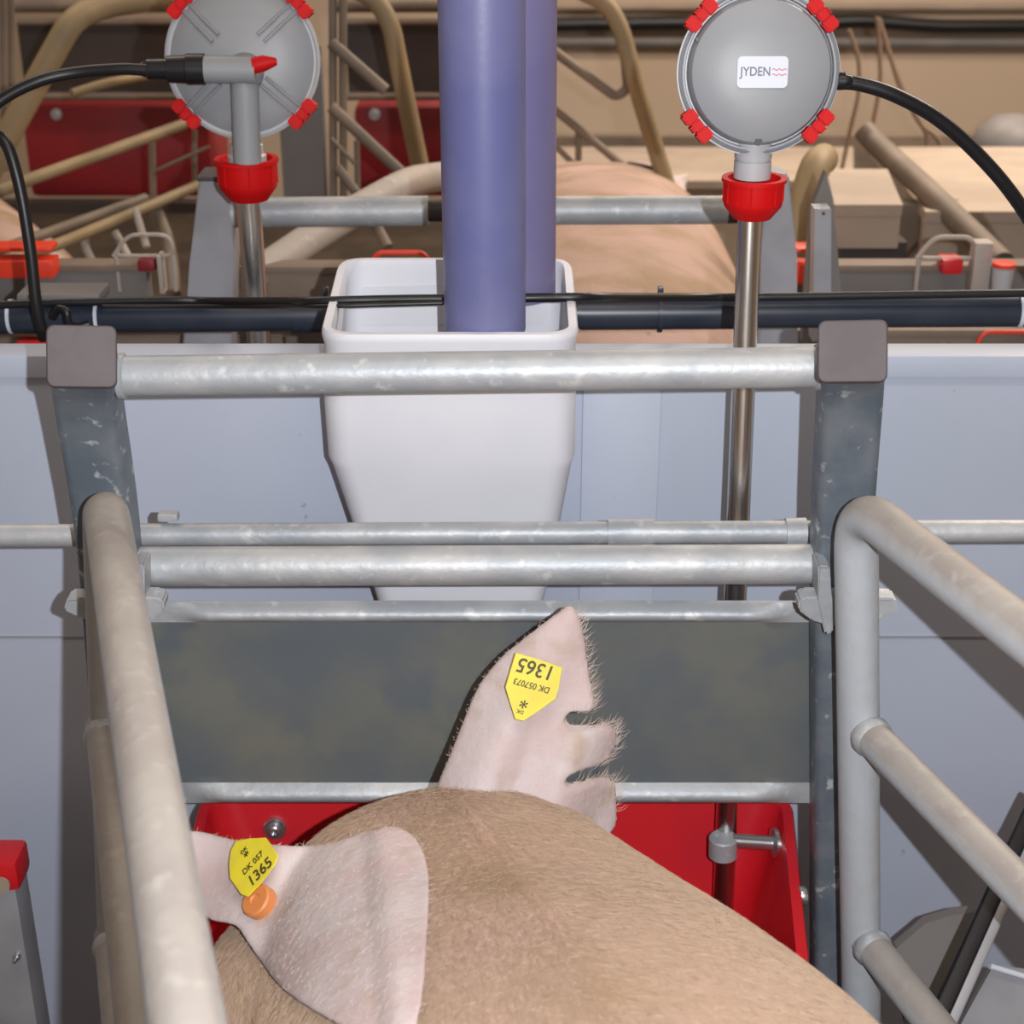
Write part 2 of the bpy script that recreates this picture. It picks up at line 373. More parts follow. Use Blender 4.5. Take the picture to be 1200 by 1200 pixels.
# ------------------------------------------------------------------ hopper
hp = thing('feed_hopper', 'white plastic feed hopper, wide above and tapering downwards, behind the top crossbar', 'hopper', P(525, 700, 1.42))
YH0, YH1 = 1.40, 1.60
def hopper():
    zr = P(500, 392, YH0).z
    lev = []   # z, xl, xr, yfront, yback, corner radius
    def L(py, a, b, yf, yb, r): lev.append((P(500, py, YH0).z, P(a, py, YH0).x, P(b, py, YH0).x, yf, yb, r))
    L(396, 373, 679, YH0, YH1, .03); L(402, 373, 679, YH0, YH1, .03); L(412, 376, 676, YH0+.003, YH1-.003, .028)
    L(480, 376, 676, YH0+.004, YH1-.005, .026); L(545, 381, 675, YH0+.006, YH1-.01, .024); L(556, 386, 671, YH0+.008, YH1-.014, .024)
    L(700, 432, 644, YH0+.02, YH1-.06, .02); L(760, 450, 628, YH0+.025, YH1-.075, .018)
    bm = B()
    def ring(z, a, b, yf, yb, r, inset=0, tilt=0):
        a += inset; b -= inset; yf += inset; yb -= inset; r = max(r-inset, .003)
        q = rrect(b-a, yb-yf, r, 6); cx, cy = (a+b)/2, (yf+yb)/2
        return [bm.verts.new((cx+u, cy+v, z+tilt*max(0, min(1, (cy+v-yf-.11)/(yb-yf-.12))))) for u, v in q]
    tl = .020
    rings = [ring(*lev[i], tilt=tl if i < 2 else 0) for i in range(len(lev))][::-1]
    rings.append(ring(lev[0][0]+.003, *lev[0][1:], inset=.0015, tilt=tl))
    rings.append(ring(lev[0][0]+.003, *lev[0][1:], inset=.009, tilt=tl))
    rings.append(ring(lev[0][0]-.004, *lev[0][1:], inset=.011, tilt=tl))
    rings.append(ring(lev[3][0], *lev[3][1:], inset=.006))
    rings.append(ring(lev[5][0], *lev[5][1:], inset=.006))
    rings.append(ring(lev[6][0], *lev[6][1:], inset=.006))
    for a, b in zip(rings, rings[1:]):
        for k in range(len(a)): bm.faces.new((a[k], a[(k+1) % len(a)], b[(k+1) % len(a)], b[k]))
    bm.faces.new(rings[0][::-1]); bm.faces.new(rings[-1])
    return bm
obj('hopper_body', hopper(), M['hopper'], hp, angle=50)
# raised back compartment (rounded box seen above the rim)
def backbox():
    bm = B(); a, b = P(392, 345, YH1+.01).x, P(672, 345, YH1+.01).x
    z1, z0 = P(500, 326, YH1+.01).z, P(500, 380, YH1).z
    q = [(a, z0), (a+.004, z1-.03), (a+.012, z1-.010), (a+.026, z1), (b-.02, z1+.004), (b-.006, z1-.004), (b, z1-.03), (b, z0)]
    prism(bm, [(x, YH1-.012, z) for x, z in q], (0, .012, 0))
    bmesh.ops.bevel(bm, geom=[e for e in bm.edges], offset=.003, segments=2, affect='EDGES'); return bm
obj('raised_back', backbox(), M['hopper'], hp)
# ------------------------------------------------------------------ blue drop tubes
def droptube(label, xa, xb, x0b, x1b, yb, Y, m):
    r = (x1b-x0b)*S(600, yb, Y)/2; c = P((x0b+x1b)/2, yb, Y); top = P((xa+xb)/2, -260, Y)
    bm = B(); dz = (top-c)
    seg = 48; n = 12; rings = []
    ctr = [c+dz*i/n for i in range(n+1)]
    for rr, cs in ((r, ctr), (r-.0035, ctr[::-1])):
        for p in cs: rings.append([bm.verts.new(p+Vector((math.cos(2*PI*k/seg), math.sin(2*PI*k/seg), 0))*rr) for k in range(seg)])
    rings.append(rings[0])
    for a, b in zip(rings, rings[1:]):
        for k in range(seg): bm.faces.new((a[k], a[(k+1) % seg], b[(k+1) % seg], b[k]))
    return tag(obj('drop_tube', bm, M[m], angle=60), label, 'feed pipe', 'blue feed drop tubes')
droptube('wide blue-grey feed pipe ending inside the mouth of the white hopper', 513.5, 609, 521, 616, 385, 1.450, 'pipe')
droptube('blue-grey feed pipe half hidden behind the wider front one', 549, 652, 556, 651, 345, 1.537, 'pipe2')
# ------------------------------------------------------------------ black water pipe + fittings
YB = 1.70
wp = thing('water_pipe', 'dark blue-black plastic water pipe running across above the grey partition', 'pipe', P(600, 368, YB))
rp = 38*S(600, 368, YB)/2
bm = B(); tube(bm, [P(x, y, YB) for x, y in ((-200, 375), (120, 371), (600, 367), (1195, 364), (1400, 363))], rp, 26); obj('pipe', bm, M['black'], wp)
for x, w_ in ((14, 4), (116, 4), (1194, 5)):
    bm = B(); tube(bm, [P(x-w_/2, 371-x*.006, YB), P(x+w_/2, 371-x*.006, YB)], rp*1.07, 26); obj('white_ring', bm, M['white'], wp)
for x0, x1, f in ((18, 114, 1.05), (345, 392, 1.12), (680, 860, 1.05)):
    bm = B(); tube(bm, [P(x0, 371-x0*.006, YB), P(x1, 371-x1*.006, YB)], rp*f, 26); obj('coupling', bm, M['black'], wp)
for x in (383, 773):
    bm = B(); q = P(x, 366, YB); tube(bm, [q-Vector((.0025, 0, 0)), q+Vector((.0025, 0, 0))], rp*1.24, 26); box(bm, q+Vector((-.003, -.006, rp*1.2)), q+Vector((.003, .004, rp*1.2+.008)), .001); obj('cable_tie', bm, M['black'], wp)
bm = B(); pbox(bm, 18, 345, 118, 358, YB-.03, .05, .004); obj('pipe_clamp', bm, M['dgrey'], wp)
def cable(name, label, pts, r, m='rubber', cat='cable', sm=8):
    bm = B(); tube(bm, spline([P(*p) for p in pts], sm), r, 12); return tag(obj(name, bm, M[m]), label, cat)
cable('power_cable', 'thin black cable lying along the top of the dark water pipe', [(-60, 360, 1.668), (60, 355, 1.668), (200, 352, 1.67), (250, 353, 1.66), (330, 353, 1.54), (370, 353, 1.495), (450, 351, 1.493), (520, 350, 1.493), (620, 349, 1.493), (690, 348, 1.495), (740, 348, 1.55), (820, 348, 1.66), (900, 348, 1.67), (1100, 345, 1.67), (1300, 342, 1.67)], .0046)
cable('power_cable', 'second thin black cord strung under the first across the hopper mouth', [(120, 359, 1.66), (250, 359, 1.65), (330, 359, 1.53), (380, 359, 1.484), (450, 357, 1.482), (520, 355, 1.484)], .0022)
cable('power_cable', 'black cable looping from the left housing past the edge down to the pipe', [(172, 82, 1.70), (140, 81, 1.70), (90, 85, 1.70), (45, 95, 1.69), (0, 118, 1.68), (-30, 150, 1.67), (-20, 158, 1.67), (5, 165, 1.66), (22, 215, 1.65), (35, 290, 1.64), (43, 360, 1.635), (52, 398, 1.64)], .0064)
cable('power_cable', 'black cable arching from the right round housing to the right edge', [(985, 96, 1.455), (1010, 99, 1.455), (1050, 112, 1.455), (1100, 140, 1.46), (1150, 185, 1.465), (1195, 240, 1.47), (1250, 330, 1.49)], .0066)
cable('hose_coil', 'short black hose end curled on the pipe beside the left post cap', [(62, 372, 1.66), (68, 362, 1.655), (78, 366, 1.65), (80, 378, 1.65), (90, 384, 1.655), (104, 380, 1.66)], .0045, cat='hose')
# ------------------------------------------------------------------ round housings on steel poles
def pole(parent, top, bot, r):
    bm = B(); tube(bm, [top.lerp(bot, i/10) for i in range(11)], r, 28); return obj('pole', bm, M['steel'], parent)
def cup(parent, c, r, h):
    prof = [(0, r*.55), (0, r*.62), (h*.12, r*.74), (h*.30, r*.93), (h*.42, r*.97), (h*.9, r*.98), (h*.91, r*1.05), (h, r*1.05), (h, r*.86), (h*.8, r*.8), (h*.8, r*.3)]
    bm = B(); lathe(bm, c, (0, 0, 1), prof, 56)
    for k in range(14):
        a = 2*PI*k/14; p = c+Vector((math.cos(a)*r*.97, math.sin(a)*r*.97, h*.42)); q = p+Vector((0, 0, h*.48))
        tube(bm, [p, q], r*.035, 6)
    return obj('union_nut', bm, M['nut'], parent)
def clips(parent, c, r, n, right, up, angs, s):
    for a in angs:
        rad = right*math.cos(a)+up*math.sin(a); tan = -right*math.sin(a)+up*math.cos(a)
        p = c+rad*r; bm = B()
        for k, (t0, t1, h) in enumerate(((-.98, -.26, 1), (-.30, .30, .8), (.26, .98, 1))):
            b2 = B(); v = [p+tan*t*s+rad*q*s*.40*h+n*z*s for t in (t0, t1) for q in (-1, 1) for z in (-.6, .75)]
            vs = [b2.verts.new(x) for x in v]
            for f in ((0, 1, 3, 2), (4, 6, 7, 5), (0, 4, 5, 1), (2, 3, 7, 6), (0, 2, 6, 4), (1, 5, 7, 3)): b2.faces.new([vs[i] for i in f])
            bmesh.ops.recalc_face_normals(b2, faces=b2.faces[:])
            bmesh.ops.bevel(b2, geom=b2.edges[:], offset=s*.1, segments=2, affect='EDGES'); add(bm, b2)
        for t in (-.14, 0, .14):
            b2 = B(); tube(b2, [p+tan*t*s+rad*s*.36-n*.4*s, p+tan*t*s+rad*s*.36+n*.78*s], s*.06, 6); add(bm, b2)
        obj('clip', bm, M['nut'], parent)
# right one (front of the wall)
YR = 1.44
rh = thing('feed_sensor', 'round grey housing with white printed label and red clips on a steel pole', 'feeding device', P(850, 1060, 1.33), 'round grey housings on poles')
n = (Vector((0, 0, H))-P(889, 85, YR)); n.x *= .3; n.normalize(); RT = Vector((1, 0, 0)); n = (n-RT*n.dot(RT)).normalized(); UP = n.cross(RT)
c = P(889, 84, YR); R = 94*S(889, 84, YR)
bm = B(); lathe(bm, c, n, [(-.045, R*.5), (-.035, R*.8), (-.016, R*.955), (-.004, R*.975), (-.004, R*1.0), (.004, R*1.0), (.006, R*.975), (.004, R*.955), (.004, R*.93), (-.002, R*.915), (-.002, R*.90), (.010, R*.885), (.015, R*.85), (.021, R*.68), (.0245, R*.45), (.026, R*.2), (.0262, 0)], 72)
hb = obj('housing', bm, M['grey'], rh, angle=35)
bm = B(); lathe(bm, c, n, [(-.006, R*.97), (-.006, R*1.015), (-.001, R*1.02), (-.001, R*.97)], 72); obj('rim', bm, M['greyl'], rh)
clips(rh, c, R*1.0, n, RT, UP, [math.radians(a) for a in (42, 138, 221, 319)], .0165)
def onface(px, py, lift=.0262):
    # intersect the view ray with the housing's front plane
    o_, d_ = Vector((0, 0, H)), P(px, py, 1)-Vector((0, 0, H)); pt = c+n*lift; t = (pt-o_).dot(n)/d_.dot(n); return o_+d_*t
lc = onface(893.5, 84.5); lw, lhh = 60*S(889, 84, YR-.04), 36*S(889, 84, YR-.04)
bm = B(); prism(bm, [lc+RT*a+UP*b-n*.004 for a, b in rrect(lw, lhh, .004)], n*.0050); lab = obj('label_plate', bm, M['white'], rh)
text('JYDEN', .0108, lc-RT*.0062+UP*.0002+n*.0011, RT, UP, M['ink'], 'lettering', lab, xs=.86)
for dz in (.0022, -.0022):
    bm = B(); tube(bm, [lc+RT*(.0085+.0125*i/10)+UP*(dz+.0008*math.sin(i*1.6))+n*.0011 for i in range(11)], .00045, 6); obj('logo_stroke', bm, M['inkr'], lab)
bm = B(); lathe(bm, c+UP*(-R*.84), n, [(.008, .0035), (.0165, .0035), (.0165, 0)], 12); obj('screw', bm, M['rubber'], rh)
bm = B(); lathe(bm, c+RT*(-R*.80)+UP*R*.38, n, [(.008, .0016), (.0155, .0016), (.0155, 0)], 10); obj('screw', bm, M['rubber'], rh)
ct_ = P(881, 178, YR); cb = P(881, 208, YR)
bm = B(); lathe(bm, cb, (0, 0, 1), [(0, .017), (.016, .017), (.016, .0155), (.018, .0155), (.018, .017), ((ct_-cb).z+.012, .0175)], 32); obj('neck', bm, M['greyl'], rh)
cup(rh, P(881, 255, YR), 36*S(881, 230, YR), 49*S(881, 230, YR)*.97)
pole(rh, P(879, 250, YR), P(847, 1075, 1.35), 13.5*S(870, 500, YR))
bm = B(); lathe(bm, P(847, 1003, 1.345), (P(848, 970, 1.345)-P(847, 1003, 1.345)), [(0, .0135), (.0015, .0150), (.0225, .0150), (.024, .0135)], 28); obj('clamp_sleeve', bm, M['zinc'], rh)
bm = B(); a, b = P(858, 985, 1.345), P(906, 988, 1.345); tube(bm, [a, b], .0075, 20)
lathe(bm, b, (1, .15, 0), [(-.002, .010), (0, .016), (.004, .016), (.006, .010), (.006, 0)], 24); obj('clamp_arm', bm, M['chrome'], rh)
bm = B(); lathe(bm, c+RT*R*.99-UP*.008, RT, [(0, .008), (.006, .008), (.006, .0055), (.011, .0055), (.013, .004)], 18); obj('cable_gland', bm, M['rubber'], rh)
# left one, beyond the pipe, seen from its back
YL = 1.80
lh = thing('feed_sensor', 'ribbed back of a round grey housing on a steel pole left of blue pipes', 'feeding device', P(305, 470, YL), 'round grey housings on poles')
c = P(285, 70, YL); R = 89*S(285, 70, YL)
n = (Vector((0, 0, H))-c); n.x = 0; n.normalize(); UP = n.cross(RT)
bm = B(); lathe(bm, c, n, [(-.045, 0), (-.043, R*.3), (-.03, R*.7), (-.012, R*.93), (-.004, R*.97), (-.004, R), (.004, R), (.006, R*.985), (.005, R*.955), (.007, R*.93), (.016, R*.75), (.022, R*.45), (.024, 0)], 72); obj('housing', bm, M['grey'], lh, angle=35)
bm = B(); lathe(bm, c, n, [(.001, R*.97), (.001, R*1.02), (.006, R*1.02), (.008, R*.99), (.006, R*.965)], 72); obj('rim', bm, M['greyl'], lh)
clips(lh, c, R*1.03, n, RT, UP, [math.radians(a) for a in (43, 137, 222, 318)], .0185)
for a in (43, 137, 222, 318):
    a = math.radians(a); rad = RT*math.cos(a)+UP*math.sin(a)
    for ds in (-.005, .005):
        tn = (-RT*math.sin(a)+UP*math.cos(a))*ds
        bm = B(); tube(bm, [c+rad*R*f+tn+n*h for f, h in ((.95, .006), (.7, .019), (.4, .026))], .0022, 8); obj('rib', bm, M['grey'], lh)
fx = P(290, 190, YL-.035)
tp = P(286, 84, YL-.035)
bm = B(); tube(bm, [tp+(fx-tp)*i/6 for i in range(7)], 16*S(285, 130, YL), 28); obj('outlet_pipe', bm, M['grey'], lh)
bm = B(); lathe(bm, tp+n*-.02, n, [(0, 22*S(285, 80, YL)), (.022, 21*S(285, 80, YL)), (.030, 16*S(285, 80, YL)), (.033, 0)], 32); obj('elbow', bm, M['grey'], lh)
a, b = P(238, 81, YL-.045), P(300, 82, YL-.045)
bm = B(); tube(bm, [a, b], 15.5*S(285, 80, YL), 28); obj('side_branch', bm, M['grey'], lh)
bm = B(); tube(bm, [P(x, 81, YL-.045) for x in (166, 172, 173, 196, 197, 219, 220, 226, 240, 241)], 0, 24, rs=[q*S(200, 80, YL) for q in (8, 10, 11.5, 12, 15, 16, 17.5, 17.5, 17.5, 14)]); obj('cable_gland', bm, M['rubber'], lh)
bm = B(); tube(bm, [P(x, y, YL-.05) for x, y in ((297, 77), (310, 74), (324, 72))], 0, 16, rs=[.009, .0085, .004]); obj('stop_lever', bm, M['nut'], lh)
bm = B(); lathe(bm, P(290, 192, YL-.01), (0, 0, 1), [(0, .022), (.010, .022), (.012, .019), (.022, .019), (.024, .0155), (.03, .0155)], 30); obj('threaded_neck', bm, M['greyl'], lh)
cup(lh, P(292, 234, YL-.01), 35.5*S(290, 210, YL), 50*S(290, 210, YL)*.97)
pole(lh, P(291, 232, YL), P(309, 470, YL), 14*S(290, 300, YL))
# ------------------------------------------------------------------ red trough
tr = thing('feed_trough', 'bright red plastic feed trough below the dull steel sheet', 'trough', P(600, 1250, 1.30))
def trough():
    bm = B(); zr = P(600, 938, 1.39).z; x0, x1 = P(246, 955, 1.39).x, P(918, 950, 1.39).x
    def ring(z, a, b, f, k, r):
        q = rrect(b-a, k-f, r, 7); return [bm.verts.new(((a+b)/2+u, (f+k)/2+v, z)) for u, v in q]
    f, k = 1.12, 1.40
    R_ = [ring(.20, x0+.09, x1-.09, f+.06, k-.08, .04), ring(zr-.03, x0-.004, x1+.004, f-.004, k+.004, .032), ring(zr-.004, x0-.010, x1+.010, f-.010, k+.010, .036), ring(zr, x0-.008, x1+.008, f-.008, k+.008, .035),
          ring(zr, x0+.002, x1-.002, f+.002, k-.002, .03), ring(zr-.006, x0+.004, x1-.004, f+.004, k-.004, .03), ring(.36, x0+.04, x1-.04, f+.04, k-.03, .05), ring(.24, x0+.09, x1-.09, f+.07, k-.09, .04)]
    for a, b in zip(R_, R_[1:]):
        for i in range(len(a)): bm.faces.new((a[i], a[(i+1) % len(a)], b[(i+1) % len(a)], b[i]))
    bm.faces.new(R_[0][::-1]); bm.faces.new(R_[-1])
    for v in bm.verts:
        if v.co.y < k: v.co.x -= (k-v.co.y)*.10*(v.co.x > 0)-(k-v.co.y)*.03*(v.co.x < 0)
    return bm
obj('trough_body', trough(), M['red'], tr, angle=50)
def bolt(parent, c, ax, r, m='chrome'):
    bm = B(); lathe(bm, c, ax, [(-.004, r), (.002, r), (.003, r*.92), (.003, r*.62), (.008, r*.55), (.0095, r*.4), (.0095, r*.25), (.006, r*.22), (.006, 0)], 24); return obj('bolt', bm, M[m], parent)
bolt(tr, P(322, 971, 1.388), (0, -1, .1), .0125)
bolt(tr, P(938, 1050, 1.24), (-1, -.2, .1), .010)
# ------------------------------------------------------------------ left-hand and right-hand small things by the partition
g = thing('pen_door', 'grey door edge with a red plastic top corner at the lower left edge', 'door', P(0, 1190, 1.33))
bm = B(); pbox(bm, -70, 1036, 17, 1400, 1.33, .03, .003); obj('leaf', bm, M['dgrey'], g)
bm = B(); pbox(bm, 17, 1036, 24, 1400, 1.325, .04, .002); obj('edge_profile', bm, M['trim'], g)
bm = B(); pbox(bm, -60, 1012, 24, 1046, 1.32, .045, .008); obj('corner_cap', bm, M['red'], g)
bm = B(); lathe(bm, P(2, 1036, 1.318), (0, -1, 0), [(0, .009), (.003, .009), (.003, 0)], 20); obj('cap_plug', bm, M['creep'], g)
bolt(g, P(20, 1121, 1.322), (0, -1, 0), .004)
g = thing('creep_cover', 'grey hinged cover with black slanting rubber edge in the lower right corner', 'cover', P(1130, 1200, 1.15))
bm = B(); prism(bm, [P(1050, 1112, 1.34), P(1085, 1082, 1.355), P(1118, 1072, 1.36), P(1150, 1068, 1.36), P(1120, 1200, 1.30), P(1060, 1200, 1.28)], (0, .012, 0)); obj('flap', bm, M['dgrey'], g)
a, b = P(1215, 935, 1.30), P(1105, 1180, 1.12)
bm = B(); sweep(bm, [a, b, b+(b-a)*.4], rrect(.016, .02, .003), (1, 0, 0)); obj('rubber_edge', bm, M['rubber'], g)
bm = B(); o_ = Vector((.013, 0, -.002)); sweep(bm, [a+o_, b+o_, b+(b-a)*.4+o_], rrect(.010, .02, .002), (1, 0, 0)); obj('edge_strip', bm, M['trim'], g)
bm = B(); prism(bm, [P(1126, 1200, 1.16), P(1165, 1130, 1.21), P(1300, 1150, 1.21), P(1300, 1330, 1.12), P(1110, 1330, 1.10)], (0, .010, -.01)); obj('lid', bm, M['trim'], g)
bm = B(); tube(bm, [P(1160, 1132, 1.2), P(1210, 1147, 1.2)], .003, 10); obj('lid_rim', bm, M['white'], g)
# ------------------------------------------------------------------ sow
AX = Vector((.30, -.954, 0)).normalized(); SD = Vector((.954, .30, 0)).normalized()
SO = Vector((-.045, 1.10, 0))
def sec(t, z, a, b, sx=0, pitch=0): return (t, z, a, b, sx, pitch)
SECS = [  # along back, centre height, half width, half height, side shift
 (-.175, .375, .040, .030, 0), (-.172, .380, .048, .040, 0), (-.160, .43, .060, .055, 0), (-.135, .50, .080, .078, -.005), (-.105, .55, .104, .098, -.01), (-.065, .590, .128, .115, -.014), (-.02, .612, .150, .122, -.016),
 (.05, .612, .172, .138, -.014), (.13, .605, .196, .162, -.008), (.22, .60, .220, .190, -.002), (.33, .592, .240, .222, .004), (.47, .585, .252, .250, 0), (.65, .570, .255, .275, 0), (.85, .560, .255, .290, 0),
 (1.05, .565, .252, .285, 0), (1.22, .590, .235, .250, 0), (1.34, .610, .200, .205, 0), (1.42, .620, .140, .150, 0), (1.455, .62, .06, .07, 0)]
def sow_bm():
    bm = B(); n = 40; rings = []
    q = np.array(SECS); ts = np.linspace(0, len(q)-1, 110)
    for s in ts:
        i = min(int(s), len(q)-2); u = s-i
        p0, p1, p2, p3 = q[max(i-1, 0)], q[i], q[i+1], q[min(i+2, len(q)-1)]
        v = .5*((2*p1)+(p2-p0)*u+(2*p0-5*p1+4*p2-p3)*u*u+(3*p1-p0-3*p2+p3)*u**3)
        t, z, a, b, sx = v; c = SO+AX*t+SD*sx+Vector((0, 0, z)); ring = []
        for k in range(n):
            an = 2*PI*k/n; ca, sa = math.cos(an), math.sin(an)
            e = .86
            ring.append(bm.verts.new(c+SD*a*math.copysign(abs(ca)**e, ca)+Vector((0, 0, b))*math.copysign(abs(sa)**e, sa)))
        rings.append(ring)
    for a, b in zip(rings, rings[1:]):
        for k in range(n): bm.faces.new((a[k], a[(k+1) % n], b[(k+1) % n], b[k]))
    bm.faces.new(rings[0][::-1]); bm.faces.new(rings[-1])
    # legs: fore (wrist folds) and hind (hock behind)
    def W(t, s, z): return SO+AX*t+SD*s+Vector((0, 0, z))
    for s in (-1, 1):
        b2 = B(); tube(b2, spline([W(.30, .12*s, .50), W(.29, .135*s, .36), W(.30, .135*s, .22), W(.31, .13*s, .10), W(.29, .13*s, .03), W(.27, .13*s, .005)], 6), 0, 18,
             rs=list(np.interp(np.arange(31), [0, 6, 12, 18, 24, 30], [.10, .075, .046, .036, .038, .036]))); add(bm, b2)
        b2 = B(); tube(b2, spline([W(1.20, .12*s, .52), W(1.12, .14*s, .40), W(1.20, .135*s, .29), W(1.27, .13*s, .22), W(1.24, .13*s, .10), W(1.21, .13*s, .005)], 6), 0, 18,
             rs=list(np.interp(np.arange(31), [0, 6, 12, 18, 24, 30], [.14, .105, .062, .044, .036, .036]))); add(bm, b2)
    # snout disc, jowls, ear roots, tail
    b2 = B(); lathe(b2, W(-.178, 0, .372), Vector((0, .25, -1)), [(-.02, .03), (-.005, .042), (.010, .044), (.014, .036), (.014, 0)], 24); add(bm, b2)
    for s in (-1, 1):
        b2 = B(); bmesh.ops.create_uvsphere(b2, u_segments=24, v_segments=14, radius=1)
        for v in b2.verts: v.co = W(.04, .12*s, .56)+SD*v.co.x*(.125 if s < 0 else .06)+AX*v.co.y*.12+Vector((0, 0, v.co.z*.125))
        add(bm, b2)
    b2 = B(); tube(b2, spline([W(1.44, 0, .68), W(1.49, .01, .66), W(1.52, .03, .61), W(1.50, .04, .57)], 6), 0, 10, rs=list(np.interp(np.arange(19), [0, 18], [.02, .006]))); add(bm, b2)
    return bm
def ellip(bm, c, ax, rad):
    b2 = B(); bmesh.ops.create_uvsphere(b2, u_segments=24, v_segments=16, radius=1)
    for v in b2.verts: v.co = Vector(c)+ax[0]*v.co.x*rad[0]+ax[1]*v.co.y*rad[1]+ax[2]*v.co.z*rad[2]
    add(bm, b2)
def ear(poly, Yf, s0, thick, vox=.0028, tdir=(0, 1, 0)):
    """outline in measured coordinates -> solid -> smoothed skin; Yf gives the distance of each spot"""
    bm = B(); prism(bm, [((x-600)*s0, (y-900)*s0, -thick/2) for x, y in poly], (0, 0, thick))
    bmesh.ops.triangulate(bm, faces=bm.faces[:])
    me = remesh(bm, vox, 3, .4); b2 = B(); b2.from_mesh(me)
    for v in b2.verts:
        px, py, tz = v.co.x/s0+600, v.co.y/s0+900, v.co.z
        v.co = P(px, py, Yf(px, py))+Vector(tdir)*tz
    return b2
def smp(pts, n=5):   # smooth closed outline
    out = []; m = len(pts)
    for i in range(m):
        a, b, c, d = [Vector((*pts[(i+j) % m], 0)) for j in (-1, 0, 1, 2)]
        for k in range(n):
            t = k/n; q = .5*((2*b)+(c-a)*t+(2*a-5*b+4*c-d)*t*t+(3*b-a-3*c+d)*t**3); out.append((q.x, q.y))
    return out
EAR_R = smp([(500, 960), (512, 922), (530, 878), (546, 838), (562, 803), (588, 771), (622, 743), (655, 718), (668, 711), (678, 722), (684, 745), (688, 775), (692, 800), (696, 822), (690, 832), (668, 833), (661, 843), (668, 853), (695, 853), (716, 850),
            (722, 862), (718, 880), (704, 894), (684, 900), (664, 910), (664, 921), (682, 919), (706, 912), (720, 920), (722, 940), (716, 975), (660, 1010), (560, 1000)], 4)
EAR_L = smp([(205, 980), (232, 974), (270, 983), (320, 990), (380, 990), (425, 976), (470, 970), (500, 1010), (500, 1100), (488, 1200), (450, 1245), (410, 1208), (370, 1185), (330, 1157), (303, 1122), (287, 1098), (276, 1084), (256, 1080), (238, 1072), (225, 1050), (215, 1010)], 4)
def yR(x, y):
    t = (930-y)/220; s = (x-(600+60*t))/90
    return 1.125+.075*min(1.1, max(-.4, t))+.028*s*s-.012*abs(s)+.004*math.sin(x*.06+y*.03)
from mathutils.bvhtree import BVHTree
BODY = B(); BODY.from_mesh(remesh(sow_bm(), .009, 10, .6)); TREE = BVHTree.FromBMesh(BODY)
def body_Y(x, y):
    o_ = Vector((0, 0, H)); d = (P(x, y, 1)-o_).normalized(); h = TREE.ray_cast(o_, d)[0]
    return h.y if h else 9.0
BASE = [(y, min(body_Y(462, y), 1.12)) for y in range(960, 1261, 20)]
def yL(x, y):
    """distance of a spot on the drooping ear: rooted on the neck, hanging free to the left"""
    yb = float(np.interp(y, [b[0] for b in BASE], [b[1] for b in BASE]))-.012
    u = (470-x)/240; k = min(1, max(0, (u+.02)/.42)); k = k*k*(3-2*k)
    free = 1.025-(y-1060)*.00062+.010*math.sin(x*.035+y*.018)+.05*max(0, u-.6)
    Y = yb*(1-k)+free*k-.020*math.exp(-((x-430)/35)**2)+.012*math.exp(-((x-405-(1100-y)*.15)/14)**2)
    lim = body_Y(x, y)-.012
    h = max(-1, min(1, (Y-lim)/.02))      # stay on top of the neck, softly
    return min(Y, lim) if abs(h) >= 1 else min(Y, lim)-.005*(1-abs(h))**2
def make_sow():
    bm = BODY.copy()
    for f in bm.faces: f.material_index = 0
    add(bm, ear(EAR_R, yR, S(600, 850, 1.2), .009), 1)
    add(bm, ear(EAR_L, yL, S(400, 1080, 1.0), .009, tdir=(0, .8, -.5)), 1)
    return bm
sow = thing('sow', 'pale pink-tan sow in the near crate with head down, notched ear raised', 'pig', (SO+AX*.6)[:], )
body = obj('body', make_sow(), M['skin'], sow, angle=70); body.data.materials.append(M['ear'])
